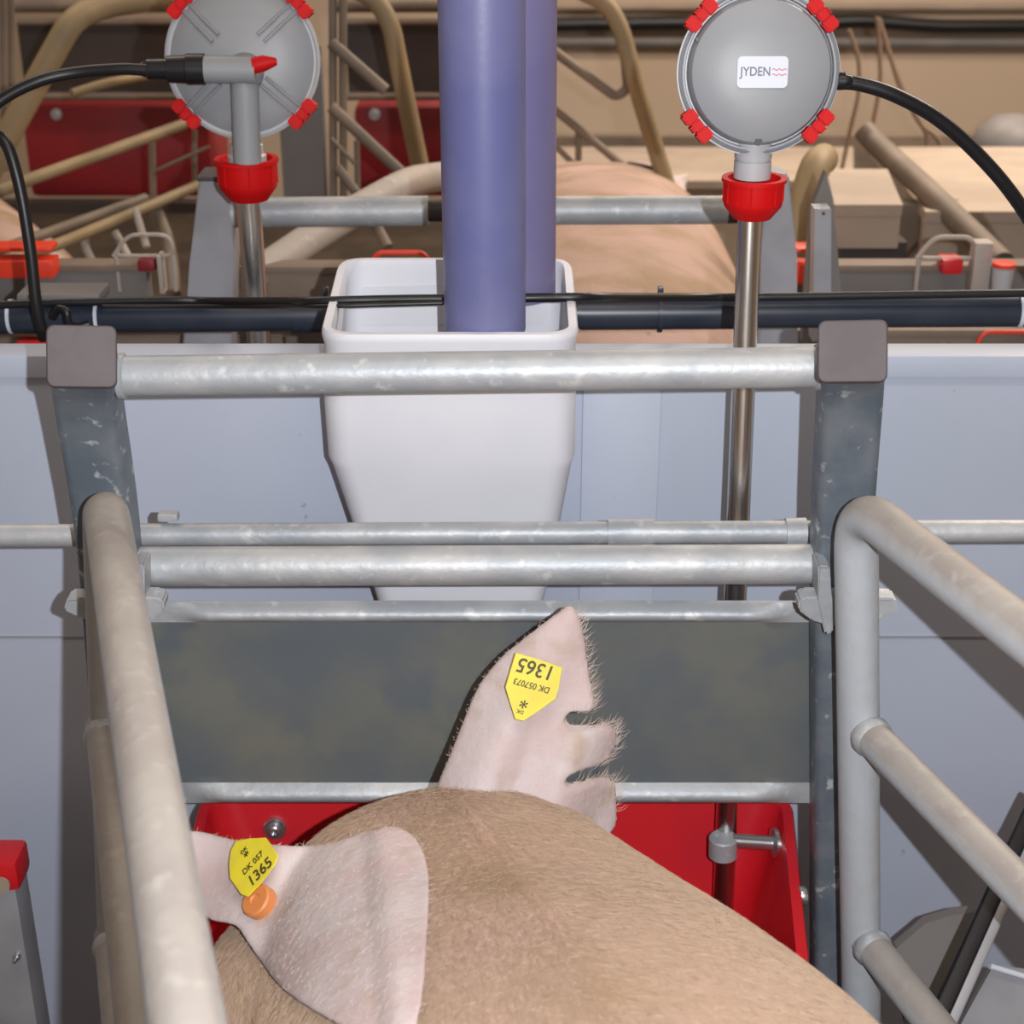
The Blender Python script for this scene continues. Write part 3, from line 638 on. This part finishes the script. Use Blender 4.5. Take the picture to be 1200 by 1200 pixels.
# bristles as one countless coat
def bristles(o, base, n_body, n_ear):
    me = o.data; me.calc_loop_triangles(); nv = len(me.vertices)
    co = np.empty(nv*3, 'f'); me.vertices.foreach_get('co', co); co = co.reshape(-1, 3)+np.array(base)
    nt = len(me.loop_triangles); ti = np.empty(nt*3, 'i'); me.loop_triangles.foreach_get('vertices', ti); ti = ti.reshape(-1, 3)
    mi = np.empty(nt, 'i'); me.loop_triangles.foreach_get('material_index', mi)
    A, Bq, C = co[ti[:, 0]], co[ti[:, 1]], co[ti[:, 2]]; N = np.cross(Bq-A, C-A); ar = np.linalg.norm(N, axis=1)/2; N = N/(2*ar[:, None]+1e-12)
    cen = (A+Bq+C)/3; view = np.array([0, 0, H])-cen; view /= np.linalg.norm(view, axis=1)[:, None]
    out_v, out_f, out_m = [], [], []
    for kind, cnt in ((0, n_body), (1, n_ear)):
        wgt = ar*(mi == kind)*(cen[:, 1] > .62)*(cen[:, 2] > .45)
        if kind == 0: wgt = wgt*((N*view).sum(1) > -.25)
        wgt = wgt/wgt.sum(); idx = rng.choice(nt, cnt, p=wgt); r1 = np.sqrt(rng.random(cnt)); r2 = rng.random(cnt)
        p = A[idx]*(1-r1)[:, None]+Bq[idx]*(r1*(1-r2))[:, None]+C[idx]*(r1*r2)[:, None]; nn = N[idx]
        d0 = np.array([.35, -.85, -.35]) if kind == 0 else np.array([.2, .1, .5])
        side = np.sign(p[:, 0]-(p[:, 1]*-.31+.30))[:, None]
        dr = np.tile(d0, (cnt, 1))+rng.normal(0, .28, (cnt, 3))
        if kind == 0: dr[:, 0:1] += .25*side
        dr -= nn*(dr*nn).sum(1)[:, None]; dr /= np.linalg.norm(dr, axis=1)[:, None]+1e-9
        ln = (rng.random(cnt)*.010+.009) if kind == 0 else (rng.random(cnt)*.005+.003)
        lift = .14 if kind == 0 else .12
        mid = p+(dr+nn*lift)*(ln*.5)[:, None]; tip = p+dr*ln[:, None]+nn*(ln*lift*.8)[:, None]
        vw = np.array([0, 0, H])-p; wd = np.cross(dr, vw); wd /= np.linalg.norm(wd, axis=1)[:, None]+1e-9; hw = .00016 if kind == 0 else .00014
        V = np.stack([p-nn*.001-wd*hw, p-nn*.001+wd*hw, mid+wd*hw*.9, mid-wd*hw*.9, tip], 1).reshape(-1, 3)
        b0 = sum(len(x) for x in out_v); ii = np.arange(cnt)*5+b0; out_v.append(V)
        out_f.append((ii, kind))
    # long fringe along the raised ear's free edge
    fr = []
    for (x, y) in EAR_R:
        if 676 < x and 715 < y < 950:
            for k in range(6): fr.append((x+random.uniform(-3, 2), y+random.uniform(-4, 4), 1))
        elif x < 640 and y < 900:
            for k in range(2): fr.append((x+random.uniform(-1, 2), y+random.uniform(-4, 4), -1))
    fv = []
    for x, y, s in fr:
        p = P(x, y, yR(x, y)); L_ = random.uniform(.006, .018) if s > 0 else random.uniform(.002, .005)
        d = Vector((random.uniform(.15, .9)*s, random.uniform(-.4, .4), random.uniform(.1, 1.0))).normalized()
        q = p+d*L_*.5; d2 = (d+Vector((0, 0, .5))).normalized(); t = q+d2*L_*.5; wv = d.cross(Vector((0, 0, H))-p).normalized()*.00013
        fv += [p-wv, p+wv, q+wv, q-wv, t]
    b0 = sum(len(x) for x in out_v); out_v.append(np.array([list(v) for v in fv])); out_f.append((np.arange(len(fr))*5+b0, 1))
    V = np.concatenate(out_v)-np.array(base); faces, mats = [], []
    for ii, kind in out_f:
        for i in ii.tolist(): faces.append((i, i+1, i+2, i+3)); faces.append((i+3, i+2, i+4)); mats += [kind, kind]
    m2 = bpy.data.meshes.new('bristles'); m2.from_pydata(V.tolist(), [], faces); m2.materials.append(M['hair']); m2.materials.append(M['hairw'])
    m2.polygons.foreach_set('material_index', mats)
    b = bpy.data.objects.new('bristles', m2); COL.objects.link(b); b.parent = o; b['kind'] = 'stuff'; WL[b] = base
bristles(body, WL[body], 130000, 6000)
# ------------------------------------------------------------------ ear tags
def ear_tag(label, poly, Y, rv, lines, button):
    cx = sum(p[0] for p in poly)/len(poly); cy = sum(p[1] for p in poly)/len(poly)
    t = thing('ear_tag', label, 'ear tag', P(cx, cy, Y(cx, cy)), 'yellow ear tags')
    pt = lambda x, y, dn=0: P(x, y, Y(x, y)-dn)
    o_ = pt(cx, cy); e1 = (pt(cx+5, cy)-pt(cx-5, cy)).normalized(); e2 = (pt(cx, cy-5)-pt(cx, cy+5)).normalized(); nn = e1.cross(e2).normalized()
    e2 = nn.cross(e1); s_ = S(cx, cy, Y(cx, cy))
    def q(x, y): return o_+e1*(x-cx)*s_+e2*(cy-y)*s_*1.12
    bm = B(); prism(bm, [q(*p)+nn*.0125 for p in poly], nn*.0016); bmesh.ops.bevel(bm, geom=bm.edges[:], offset=.0005, segments=1, affect='EDGES'); pl = obj('plate', bm, M['yellow'], t)
    r = (e1*rv[0]-e2*rv[1]).normalized(); u = (e1*rv[1]+e2*rv[0]).normalized()
    for s, size, x, y, xs in lines:
        text(s, size, q(x, y)+nn*.0143, r, u, M['inkb'], 'printing', pl, xs=xs, shear=.1)
    bx, by = button; bm = B(); lathe(bm, q(bx, by), nn, [(0, .0138), (.0090, .0138), (.0105, .0122), (.0105, .005), (.0090, .004), (.0090, 0)], 30)
    return t, bm, q, nn
t, bm, q, nn = ear_tag('yellow tag printed 1365 on the raised notched ear', [(600.6, 768), (628, 775), (656, 783), (652, 804), (649, 816), (624, 831), (611, 839), (601, 837), (595, 820), (589, 804)], yR, (-.955, -.26),
    [('1365', .0175, 625, 784.5, .95), ('DK 057073', .0075, 620, 802, .92), ('*', .016, 613, 818, 1), ('DK', .0045, 607, 829, 1)], (608, 828))
bm.free()
t, bm, q, nn = ear_tag('tilted yellow tag over an orange button on the drooping left ear', [(269, 994), (292, 992), (316, 991), (332, 1002), (345, 1012), (344, 1022), (338, 1030), (330, 1042), (318, 1056), (306, 1054), (292, 1043), (280, 1037), (271, 1020), (266, 1006)], yL, (.62, -.78),
    [('1365', .0145, 325, 1030, .9), ('DK 057', .0080, 309, 1020, .9), ('*', .012, 296, 1012, 1), ('DK', .005, 288, 1006, 1)], (325, 1057))
obj('button', bm, M['tagor'], t)
# ------------------------------------------------------------------ neighbouring sows (copies of the sow and its parts)
def lop_eared():      # the neighbours' ears both hang down
    bm = BODY.copy(); base = WL[body]; e = ear(EAR_L, yL, S(400, 1080, 1.0), .009, .005, tdir=(0, .8, -.5)); e2 = e.copy()
    for v in e2.verts: v.co -= SD*2*(v.co-SO).dot(SD)
    bmesh.ops.reverse_faces(e2, faces=e2.faces[:])
    add(bm, e, 1); add(bm, e2, 1)
    for v in bm.verts: v.co -= base
    for f in bm.faces: f.smooth = True
    me = bpy.data.meshes.new('lop_eared_body'); bm.to_mesh(me); bm.free(); me.materials.append(M['skin']); me.materials.append(M['ear']); return me
LOP = lop_eared()
def copy_sow(x, y, rot, sc, label):
    r = sow.copy(); COL.objects.link(r); r.location = (x, y, 0); r.rotation_euler = (0, 0, rot); r.scale = (sc,)*3; r['label'] = label
    c = body.copy(); c.data = LOP; COL.objects.link(c); c.parent = r; return r
a1 = copy_sow(.15, 2.80, math.radians(-17.5), 1.06, 'light tan sow standing beyond the partition, seen right of the blue pipes')
a2 = copy_sow(-1.08, 2.95, math.radians(180+14), .95, 'brownish sow lying low at the far left behind the slanting tubes')
for a in (a1, a2): a['group'] = 'sows in the neighbouring crates'
# ------------------------------------------------------------------ neighbour crate front (behind the water pipe)
nf = thing('crate_front_frame', 'neighbouring crate frame with pale tapering posts and a short interrupted crossbar behind the pipe', 'crate frame', P(560, 420, 1.92))
YN = 1.90
for poly in ([(233, 208), (268, 212), (274, 300), (270, 430), (212, 430), (222, 310)], [(897, 203), (925, 205), (934, 300), (936, 430), (888, 430), (892, 300)]):
    bm = B(); prism(bm, [P(x, y, YN) for x, y in poly], (0, .05, 0)); bmesh.ops.bevel(bm, geom=bm.edges[:], offset=.003, segments=2, affect='EDGES'); obj('post', bm, M['trim'], nf)
bm = B(); pbox(bm, 230, 207, 272, 213, YN-.004, .058, .002); obj('post_cap', bm, M['cap'], nf)
bar('crossbar', (268, 249), (502, 247), YN+.02, 35, 'zinc', nf)
bar('crossbar', (590, 247), (852, 246), YN+.02, 33, 'zinc', nf)
bar('dark_coupling', (500, 247), (592, 247), YN+.02, 25, 'dark', nf)
bar('dark_coupling', (848, 247), (900, 246), YN+.02, 30, 'dark', nf)
g = thing('grey_upright', 'narrow pale steel upright beside the dark wedge, right of the right pole', 'upright', P(965, 400, 1.95))
bm = B(); prism(bm, [P(955, 245, 1.95), P(974, 245, 1.95), P(974, 400, 1.95), P(952, 400, 1.95)], (0, .03, 0)); obj('bar', bm, M['trim'], g)
bm = B(); lathe(bm, P(965, 250, 1.948), (0, -1, 0), [(0, .002), (.002, .002), (.002, 0)], 10); obj('bolt_hole', bm, M['dark'], g)
bm = B(); prism(bm, [P(968, 202, 2.0), P(976, 232, 2.0), P(991, 400, 2.0), P(940, 400, 2.0), P(951, 245, 2.0)], (0, .02, 0)); tag(obj('gusset', bm, M['dgrey']), 'dark grey tapering steel wedge behind the narrow pale upright', 'bracket')
# ------------------------------------------------------------------ background tubes and fittings
def T(name, label, cat, pts, wpx, m='tan', Yr=None, fil=.06, group=None, parent=None):
    q = [P(*p) for p in pts]; r = wpx*S(pts[0][0], pts[0][1], pts[0][2])/2
    bm = B(); tube(bm, fillet(q, fil, 8), r, 16); o = obj(name, bm, M[m], parent)
    return o if parent else tag(o, label, cat, group)
G = 'far crate tubes'
T('bent_rail', 'thick tan tube rising from the left edge and bending over near the top', 'tube', [(-30, 240, 2.7), (5, 165, 2.7), (85, 22, 2.75), (120, 6, 2.8), (300, -18, 3.0)], 29, 'tan', group=G)
T('bent_rail', 'thick tan tube curving down just left of the blue pipe', 'tube', [(400, -20, 2.8), (440, -2, 2.8), (458, 28, 2.8), (472, 100, 2.8), (494, 205, 2.8)], 23, 'tan', group=G)
T('crate_rail', 'broad beige tube slanting up behind the left crossbar to the blue pipe', 'tube', [(290, 330, 2.1), (385, 265, 2.25), (480, 212, 2.4), (540, 204, 2.6)], 40, 'dusty', group=G)
T('bent_rail', 'tan tube sloping down between the blue pipes and the right housing', 'tube', [(640, -30, 3.0), (712, 4, 3.0), (728, 34, 3.0), (748, 110, 3.0), (784, 225, 3.0)], 21, 'tan', group=G)
T('crate_rail', 'rounded beige tube end leaning right of the right pole', 'tube', [(965, 186, 2.5), (956, 192, 2.45), (938, 250, 2.4), (925, 330, 2.4)], 36, 'tan', group=G)
T('crate_rail', 'grey slanting tube under the hanging cords on the right', 'tube', [(1012, 152, 3.3), (1024, 166, 3.28), (1085, 222, 3.0), (1150, 285, 2.8), (1175, 310, 2.7)], 26, 'brown', group=G)
far = thing('crate_ladder_gate', 'pair of thin uprights with slanting rungs between the left housing and the blue pipe', 'gate', P(392, 250, 2.7))
for x in (390, 402): T('upright', '', '', [(x, -25, 2.7), (x, 100, 2.7), (x+1, 260, 2.7)], 10, 'brown', parent=far)
T('rung', '', '', [(388, 50, 2.68), (452, 106, 2.66)], 14, 'brown', parent=far)
T('rung', '', '', [(388, 125, 2.68), (485, 216, 2.66)], 14, 'brown', parent=far)
T('rung', '', '', [(388, 162, 2.68), (416, 192, 2.67)], 5, 'brown', parent=far)
T('rung', '', '', [(395, 195, 2.68), (428, 240, 2.67), (455, 290, 2.6)], 12, 'brown', parent=far)
T('strut', '', '', [(418, 165, 2.69), (420, 260, 2.69)], 7, 'brown', parent=far)
far = thing('crate_ladder_gate', 'thin slanting rods just right of the blue pipes', 'gate', P(690, 200, 3.2))
T('rung', '', '', [(600, 25, 3.2), (652, 62, 3.2), (722, 114, 3.2), (736, 104, 3.2), (730, 40, 3.2)], 12, 'brown', parent=far, fil=.03)
T('rung', '', '', [(600, 90, 3.2), (652, 130, 3.2), (735, 198, 3.2)], 10, 'brown', parent=far)
T('rung', '', '', [(600, 140, 3.2), (652, 172, 3.2), (676, 196, 3.2), (660, 208, 3.2)], 7, 'brown', parent=far, fil=.02)
T('strut', '', '', [(678, 150, 3.21), (678, 205, 3.21)], 8, 'brown', parent=far)
for x, Y, w_ in ((4, 2.9, 9), (13, 2.92, 8)): T('thin_upright', 'thin upright tube at the far left edge, %s' % ('outer of the two' if x == 4 else 'inner of the two'), 'tube', [(x, -30, Y), (x+1, 200, Y)], w_, 'brown', group='uprights at left edge')
lg = thing('crate_side_gate', 'far crate gate of slanting brown tubes at left, in front of the dull red trough', 'gate', P(120, 320, 2.6))
T('rail', '', '', [(-20, 232, 2.55), (30, 212, 2.6), (215, 146, 2.9)], 15, 'tan', parent=lg)
T('rail', '', '', [(-20, 300, 2.4), (170, 232, 2.75)], 13, 'brown', parent=lg)
T('rail', '', '', [(-20, 312, 2.35), (60, 290, 2.5), (240, 214, 2.9)], 15, 'tan', parent=lg)
T('hoop', '', '', [(110, 310, 2.6), (98, 285, 2.6), (104, 270, 2.6)], 9, 'dusty', parent=lg)
T('hoop', '', '', [(135, 272, 2.65), (150, 300, 2.62)], 9, 'dusty', parent=lg)
T('hoop', '', '', [(158, 245, 2.7), (172, 290, 2.66)], 9, 'dusty', parent=lg)
T('strut', '', '', [(178, 160, 2.92), (180, 250, 2.92)], 8, 'brown', parent=lg)
T('strut', '', '', [(228, 150, 2.94), (228, 215, 2.94)], 6, 'brown', parent=lg)
T('strut', '', '', [(182, 200, 2.92), (245, 172, 2.92)], 4, 'brown', parent=lg)
T('strut', '', '', [(182, 245, 2.8), (200, 290, 2.7), (204, 345, 2.6)], 16, 'brown', parent=lg)
T('crate_rail', 'short tan tube slanting below the cable of the left housing', 'tube', [(84, 110, 2.9), (120, 98, 2.95), (190, 86, 3.05)], 11, 'tan', group=G)
# far crate fronts: zinc sheets, unlit look put into a dark colour, with rolled rims over red troughs
def farfront(label, x0, x1, bolts, Y, rx0, rx1):
    g = thing('crate_front_frame', label, 'crate frame', P((x0+x1)/2, 240, Y), 'far crate fronts')
    bm = B(); pbox(bm, x0, 30, x1, 112, Y, .01); obj('front_sheet', bm, M['dark'], g)
    for y, w_ in ((26, 8), (113, 9)): bar('rolled_edge', (x0, y), (x1, y), Y-.006, w_, 'brown', g)
    bar('crossbar', (x0-10, 7), (x1+10, 7), Y, 15, 'brown', g)
    t = thing('feed_trough', label.replace('crate front with a dark sheet', 'dull red feed trough'), 'trough', P((rx0+rx1)/2, 235, Y), 'far red troughs')
    bm = B(); pbox(bm, rx0, 124, rx1, 232, Y+.03, .25, .02); obj('trough_body', bm, M['redb'], t)
    for bx in bolts: bolt(t, P(bx, 134, Y+.03), (0, -1, 0), .013, 'zinc')
farfront('far crate front with a dark sheet at left, behind the left housing', 20, 315, (66,), 3.72, 22, 252)
farfront('far crate front with a dark sheet just left of the blue pipe', 405, 620, (439,), 3.72, 414, 620)
bm = B(); pbox(bm, 322, 55, 384, 238, 3.05, .03); tag(obj('divider_post', bm, M['dgrey']), 'flat grey divider post just right of the left housing', 'post')
bm = B(); pbox(bm, -120, 238, 330, 250, 3.68, .05); tag(obj('pen_rail', bm, M['dark']), 'dark ledge under the far dull red trough at left', 'rail')
# pen tops at mid distance: grey boards, handles
def board(label, x0, y0, x1, y1, Y, m='dgrey'):
    g = thing('pen_board', label, 'board', P((x0+x1)/2, y1, Y), 'pen boards beyond the partition')
    bm = B(); pbox(bm, x0, y0, x1, y1+120, Y, .03); obj('board', bm, M[m], g)
    bm = B(); pbox(bm, x0-1, y0-5, x1+1, y0+3, Y-.005, .04, .002); obj('top_profile', bm, M['brown'], g); return g
bl = board('grey board with a wire handle and bright red cap at the left edge', -60, 316, 186, 350, 2.12)
br_ = board('grey board with a wire handle behind the right post cap', 930, 316, 1230, 350, 2.25)
bm_ = board('brownish board with a red handle seen between the left pole and hopper', 310, 318, 510, 350, 2.1, 'brown')
bq = board('brownish board seen under the water pipe right of the right post', 900, 392, 1300, 420, 2.1, 'brown')
bp_ = board('brownish board seen under the water pipe beside the left post cap', -60, 392, 340, 420, 2.05, 'brown')
def handle(name, pts, Y, w_, m, parent):
    q = [P(x, y, Y) for x, y in pts]; q = fillet(q+[q[0], q[1]], .015, 4)[:-1]
    bm = B(); tube(bm, q, w_*S(pts[0][0], pts[0][1], Y)/2, 10)
    for x in (pts[0][0]+3, pts[-1][0]-3):
        a = P(x, pts[0][1], Y); b2 = B(); tube(b2, [a, a-Vector((0, 0, .05))], w_*S(x, 300, Y)/2, 10); add(bm, b2)
    return obj(name, bm, M[m], parent)
handle('latch_handle', [(133, 300), (150, 275), (198, 275), (205, 300)], 2.12, 5, 'dusty', bl)
handle('latch_handle', [(1074, 303), (1095, 278), (1140, 278), (1146, 303)], 2.24, 6, 'dusty', br_)
handle('latch_handle', [(434, 314), (441, 296), (498, 296), (504, 314)], 2.09, 6, 'orange', bm_)
handle('latch_handle', [(1143, 408), (1152, 389), (1230, 389), (1240, 408)], 2.09, 5, 'orange', bq)
def part_box(name, x0, y0, x1, y1, Y, parent, m='orange', dy=.04):
    bm = B(); pbox(bm, x0, y0, x1, y1, Y, dy, .004); return obj(name, bm, M[m], parent)
part_box('end_cap', -30, 306, 63, 327, 2.08, bl)
part_box('cap_strip', -30, 290, 60, 296, 2.09, bl)
part_box('corner_cap', 160, 305, 182, 319, 2.10, bl, 'redb')
part_box('upright', 184, 300, 191, 345, 2.10, bl, 'dusty', .03)
part_box('end_cap', 935, 310, 953, 334, 2.22, br_)
part_box('cap_strip', 933, 291, 954, 297, 2.22, br_)
part_box('corner_cap', 1106, 305, 1128, 322, 2.22, br_, 'red')
part_box('upright', 1144, 285, 1158, 345, 2.22, br_, 'dusty', .03)
part_box('corner_cap', 15, 404, 62, 420, 2.02, bp_, 'red')
pot = thing('drinking_pot', 'small pale pot under a thin red lid at far right', 'pot', P(1172, 345, 2.2))
bm = B(); lathe(bm, P(1172, 345, 2.2), (0, 0, 1), [(0, .013), (.04, .016), (.042, .012)], 20); obj('pot_body', bm, M['greyl'], pot)
bm = B(); lathe(bm, P(1172, 345, 2.2)+Vector((0, 0, .042)), (0, 0, 1), [(0, .017), (.005, .017), (.006, .012)], 20); obj('lid', bm, M['orange'], pot)
# creep covers on the right
def cover(label, pts, Y, dy, front, m='creep'):
    g = thing('creep_cover', label, 'cover', P(*pts[0], Y), 'beige piglet covers')
    bm = B(); prism(bm, [P(x, y, Y) for x, y in pts], (0, dy, 0)); bmesh.ops.bevel(bm, geom=bm.edges[:], offset=.006, segments=2, affect='EDGES'); obj('lid', bm, M[m], g)
    bm = B(); pbox(bm, *front, Y-.01, .04, .004); obj('lip', bm, M[m], g); return g
def slab(label, near, farq, front_y, m='creep'):
    """sloping lid: near edge (x0,x1,y,Y), far edge (x0,x1,y,Y), vertical lip down to front_y"""
    g = thing('creep_cover', label, 'cover', P((near[0]+near[1])/2, front_y, near[3]), 'beige piglet covers')
    a, b = P(near[0], near[2], near[3]), P(near[1], near[2], near[3]); c_, d_ = P(farq[1], farq[2], farq[3]), P(farq[0], farq[2], farq[3])
    bm = B(); prism(bm, [a, b, c_, d_], (0, 0, -.02)); obj('lid', bm, M[m], g)
    zz = P(0, front_y, near[3]).z
    dn = Vector((0, .006, -.019)); bm = B(); prism(bm, [a+dn, b+dn, Vector((b.x, b.y+.006, zz)), Vector((a.x, a.y+.006, zz))], (0, .02, 0)); obj('lip', bm, M[m], g); return g
slab('beige sloping cover box right of the grey wedge', (978, 1058, 240, 2.7), (968, 1040, 198, 3.1), 292)
slab('large beige sloping cover at the far right under the arching cable', (1085, 1330, 248, 2.9), (1020, 1330, 172, 3.9), 320)
slab('long beige cover between the blue pipes and the right housing, far back', (620, 1000, 212, 3.9), (600, 1000, 172, 4.8), 330)
bm = B(); pbox(bm, 985, 284, 1060, 316, 2.72, .05); tag(obj('creep_opening_shade', bm, M['dark']), 'dark block painted as the shaded doorway under the beige cover box', 'opening')  # solid block; the shade of the opening is put into its colour
bm = B(); pbox(bm, 1058, 240, 1120, 330, 3.0, .05); tag(obj('divider_board', bm, M['brown']), 'brown-grey board between the two beige covers on the right', 'board')
bm = B(); pbox(bm, 640, 160, 1320, 240, 4.9, .05); tag(obj('divider_board', bm, M['brown']), 'long low brown board in front of the far beige wall', 'board')
bm = B(); lathe(bm, P(1185, 168, 4.2), (0, 0, 1), [(0, .10), (.03, .095), (.07, .05), (.08, 0)], 24); tag(obj('heat_lamp', bm, M['dgrey']), 'grey domed lamp shade far back near the right edge', 'lamp')
T('wall_pipe', 'black pipe along the far beige wall at the top', 'pipe', [(560, 30, 6.44), (800, 27, 6.44), (960, 27, 6.44), (1010, 24, 6.44), (1100, 31, 6.44), (1400, 30, 6.44)], 16, 'rubber')
T('wall_pipe', 'pale horizontal pipe just below the black one on the far wall', 'pipe', [(560, 49, 6.465), (1400, 51, 6.465)], 13, 'dgrey')
T('wall_pipe', 'beige conduit along the very top of the far wall', 'pipe', [(560, 8, 6.47), (1400, 8, 6.47)], 9, 'creep')
for i, (pts, lab) in enumerate([([(995, 35), (1006, 70), (1006, 110), (997, 150), (986, 200)], 'leftmost of the cords hanging beside the right housing'),
    ([(1028, 20), (1031, 60), (1031, 100), (1022, 150), (1020, 165)], 'middle cord hanging beside the right housing'),
    ([(1030, 22), (1042, 60), (1056, 105), (1082, 150), (1086, 165), (1078, 192)], 'dark cord hanging furthest right beside the housing'),
    ([(1030, 24), (1048, 80), (1075, 140), (1100, 165), (1112, 205)], 'pale cord trailing to the right over the beige covers')]):
    cable('hanging_cord', lab, [(x, y, 4.0) for x, y in pts], .0055, 'rope', 'cord')
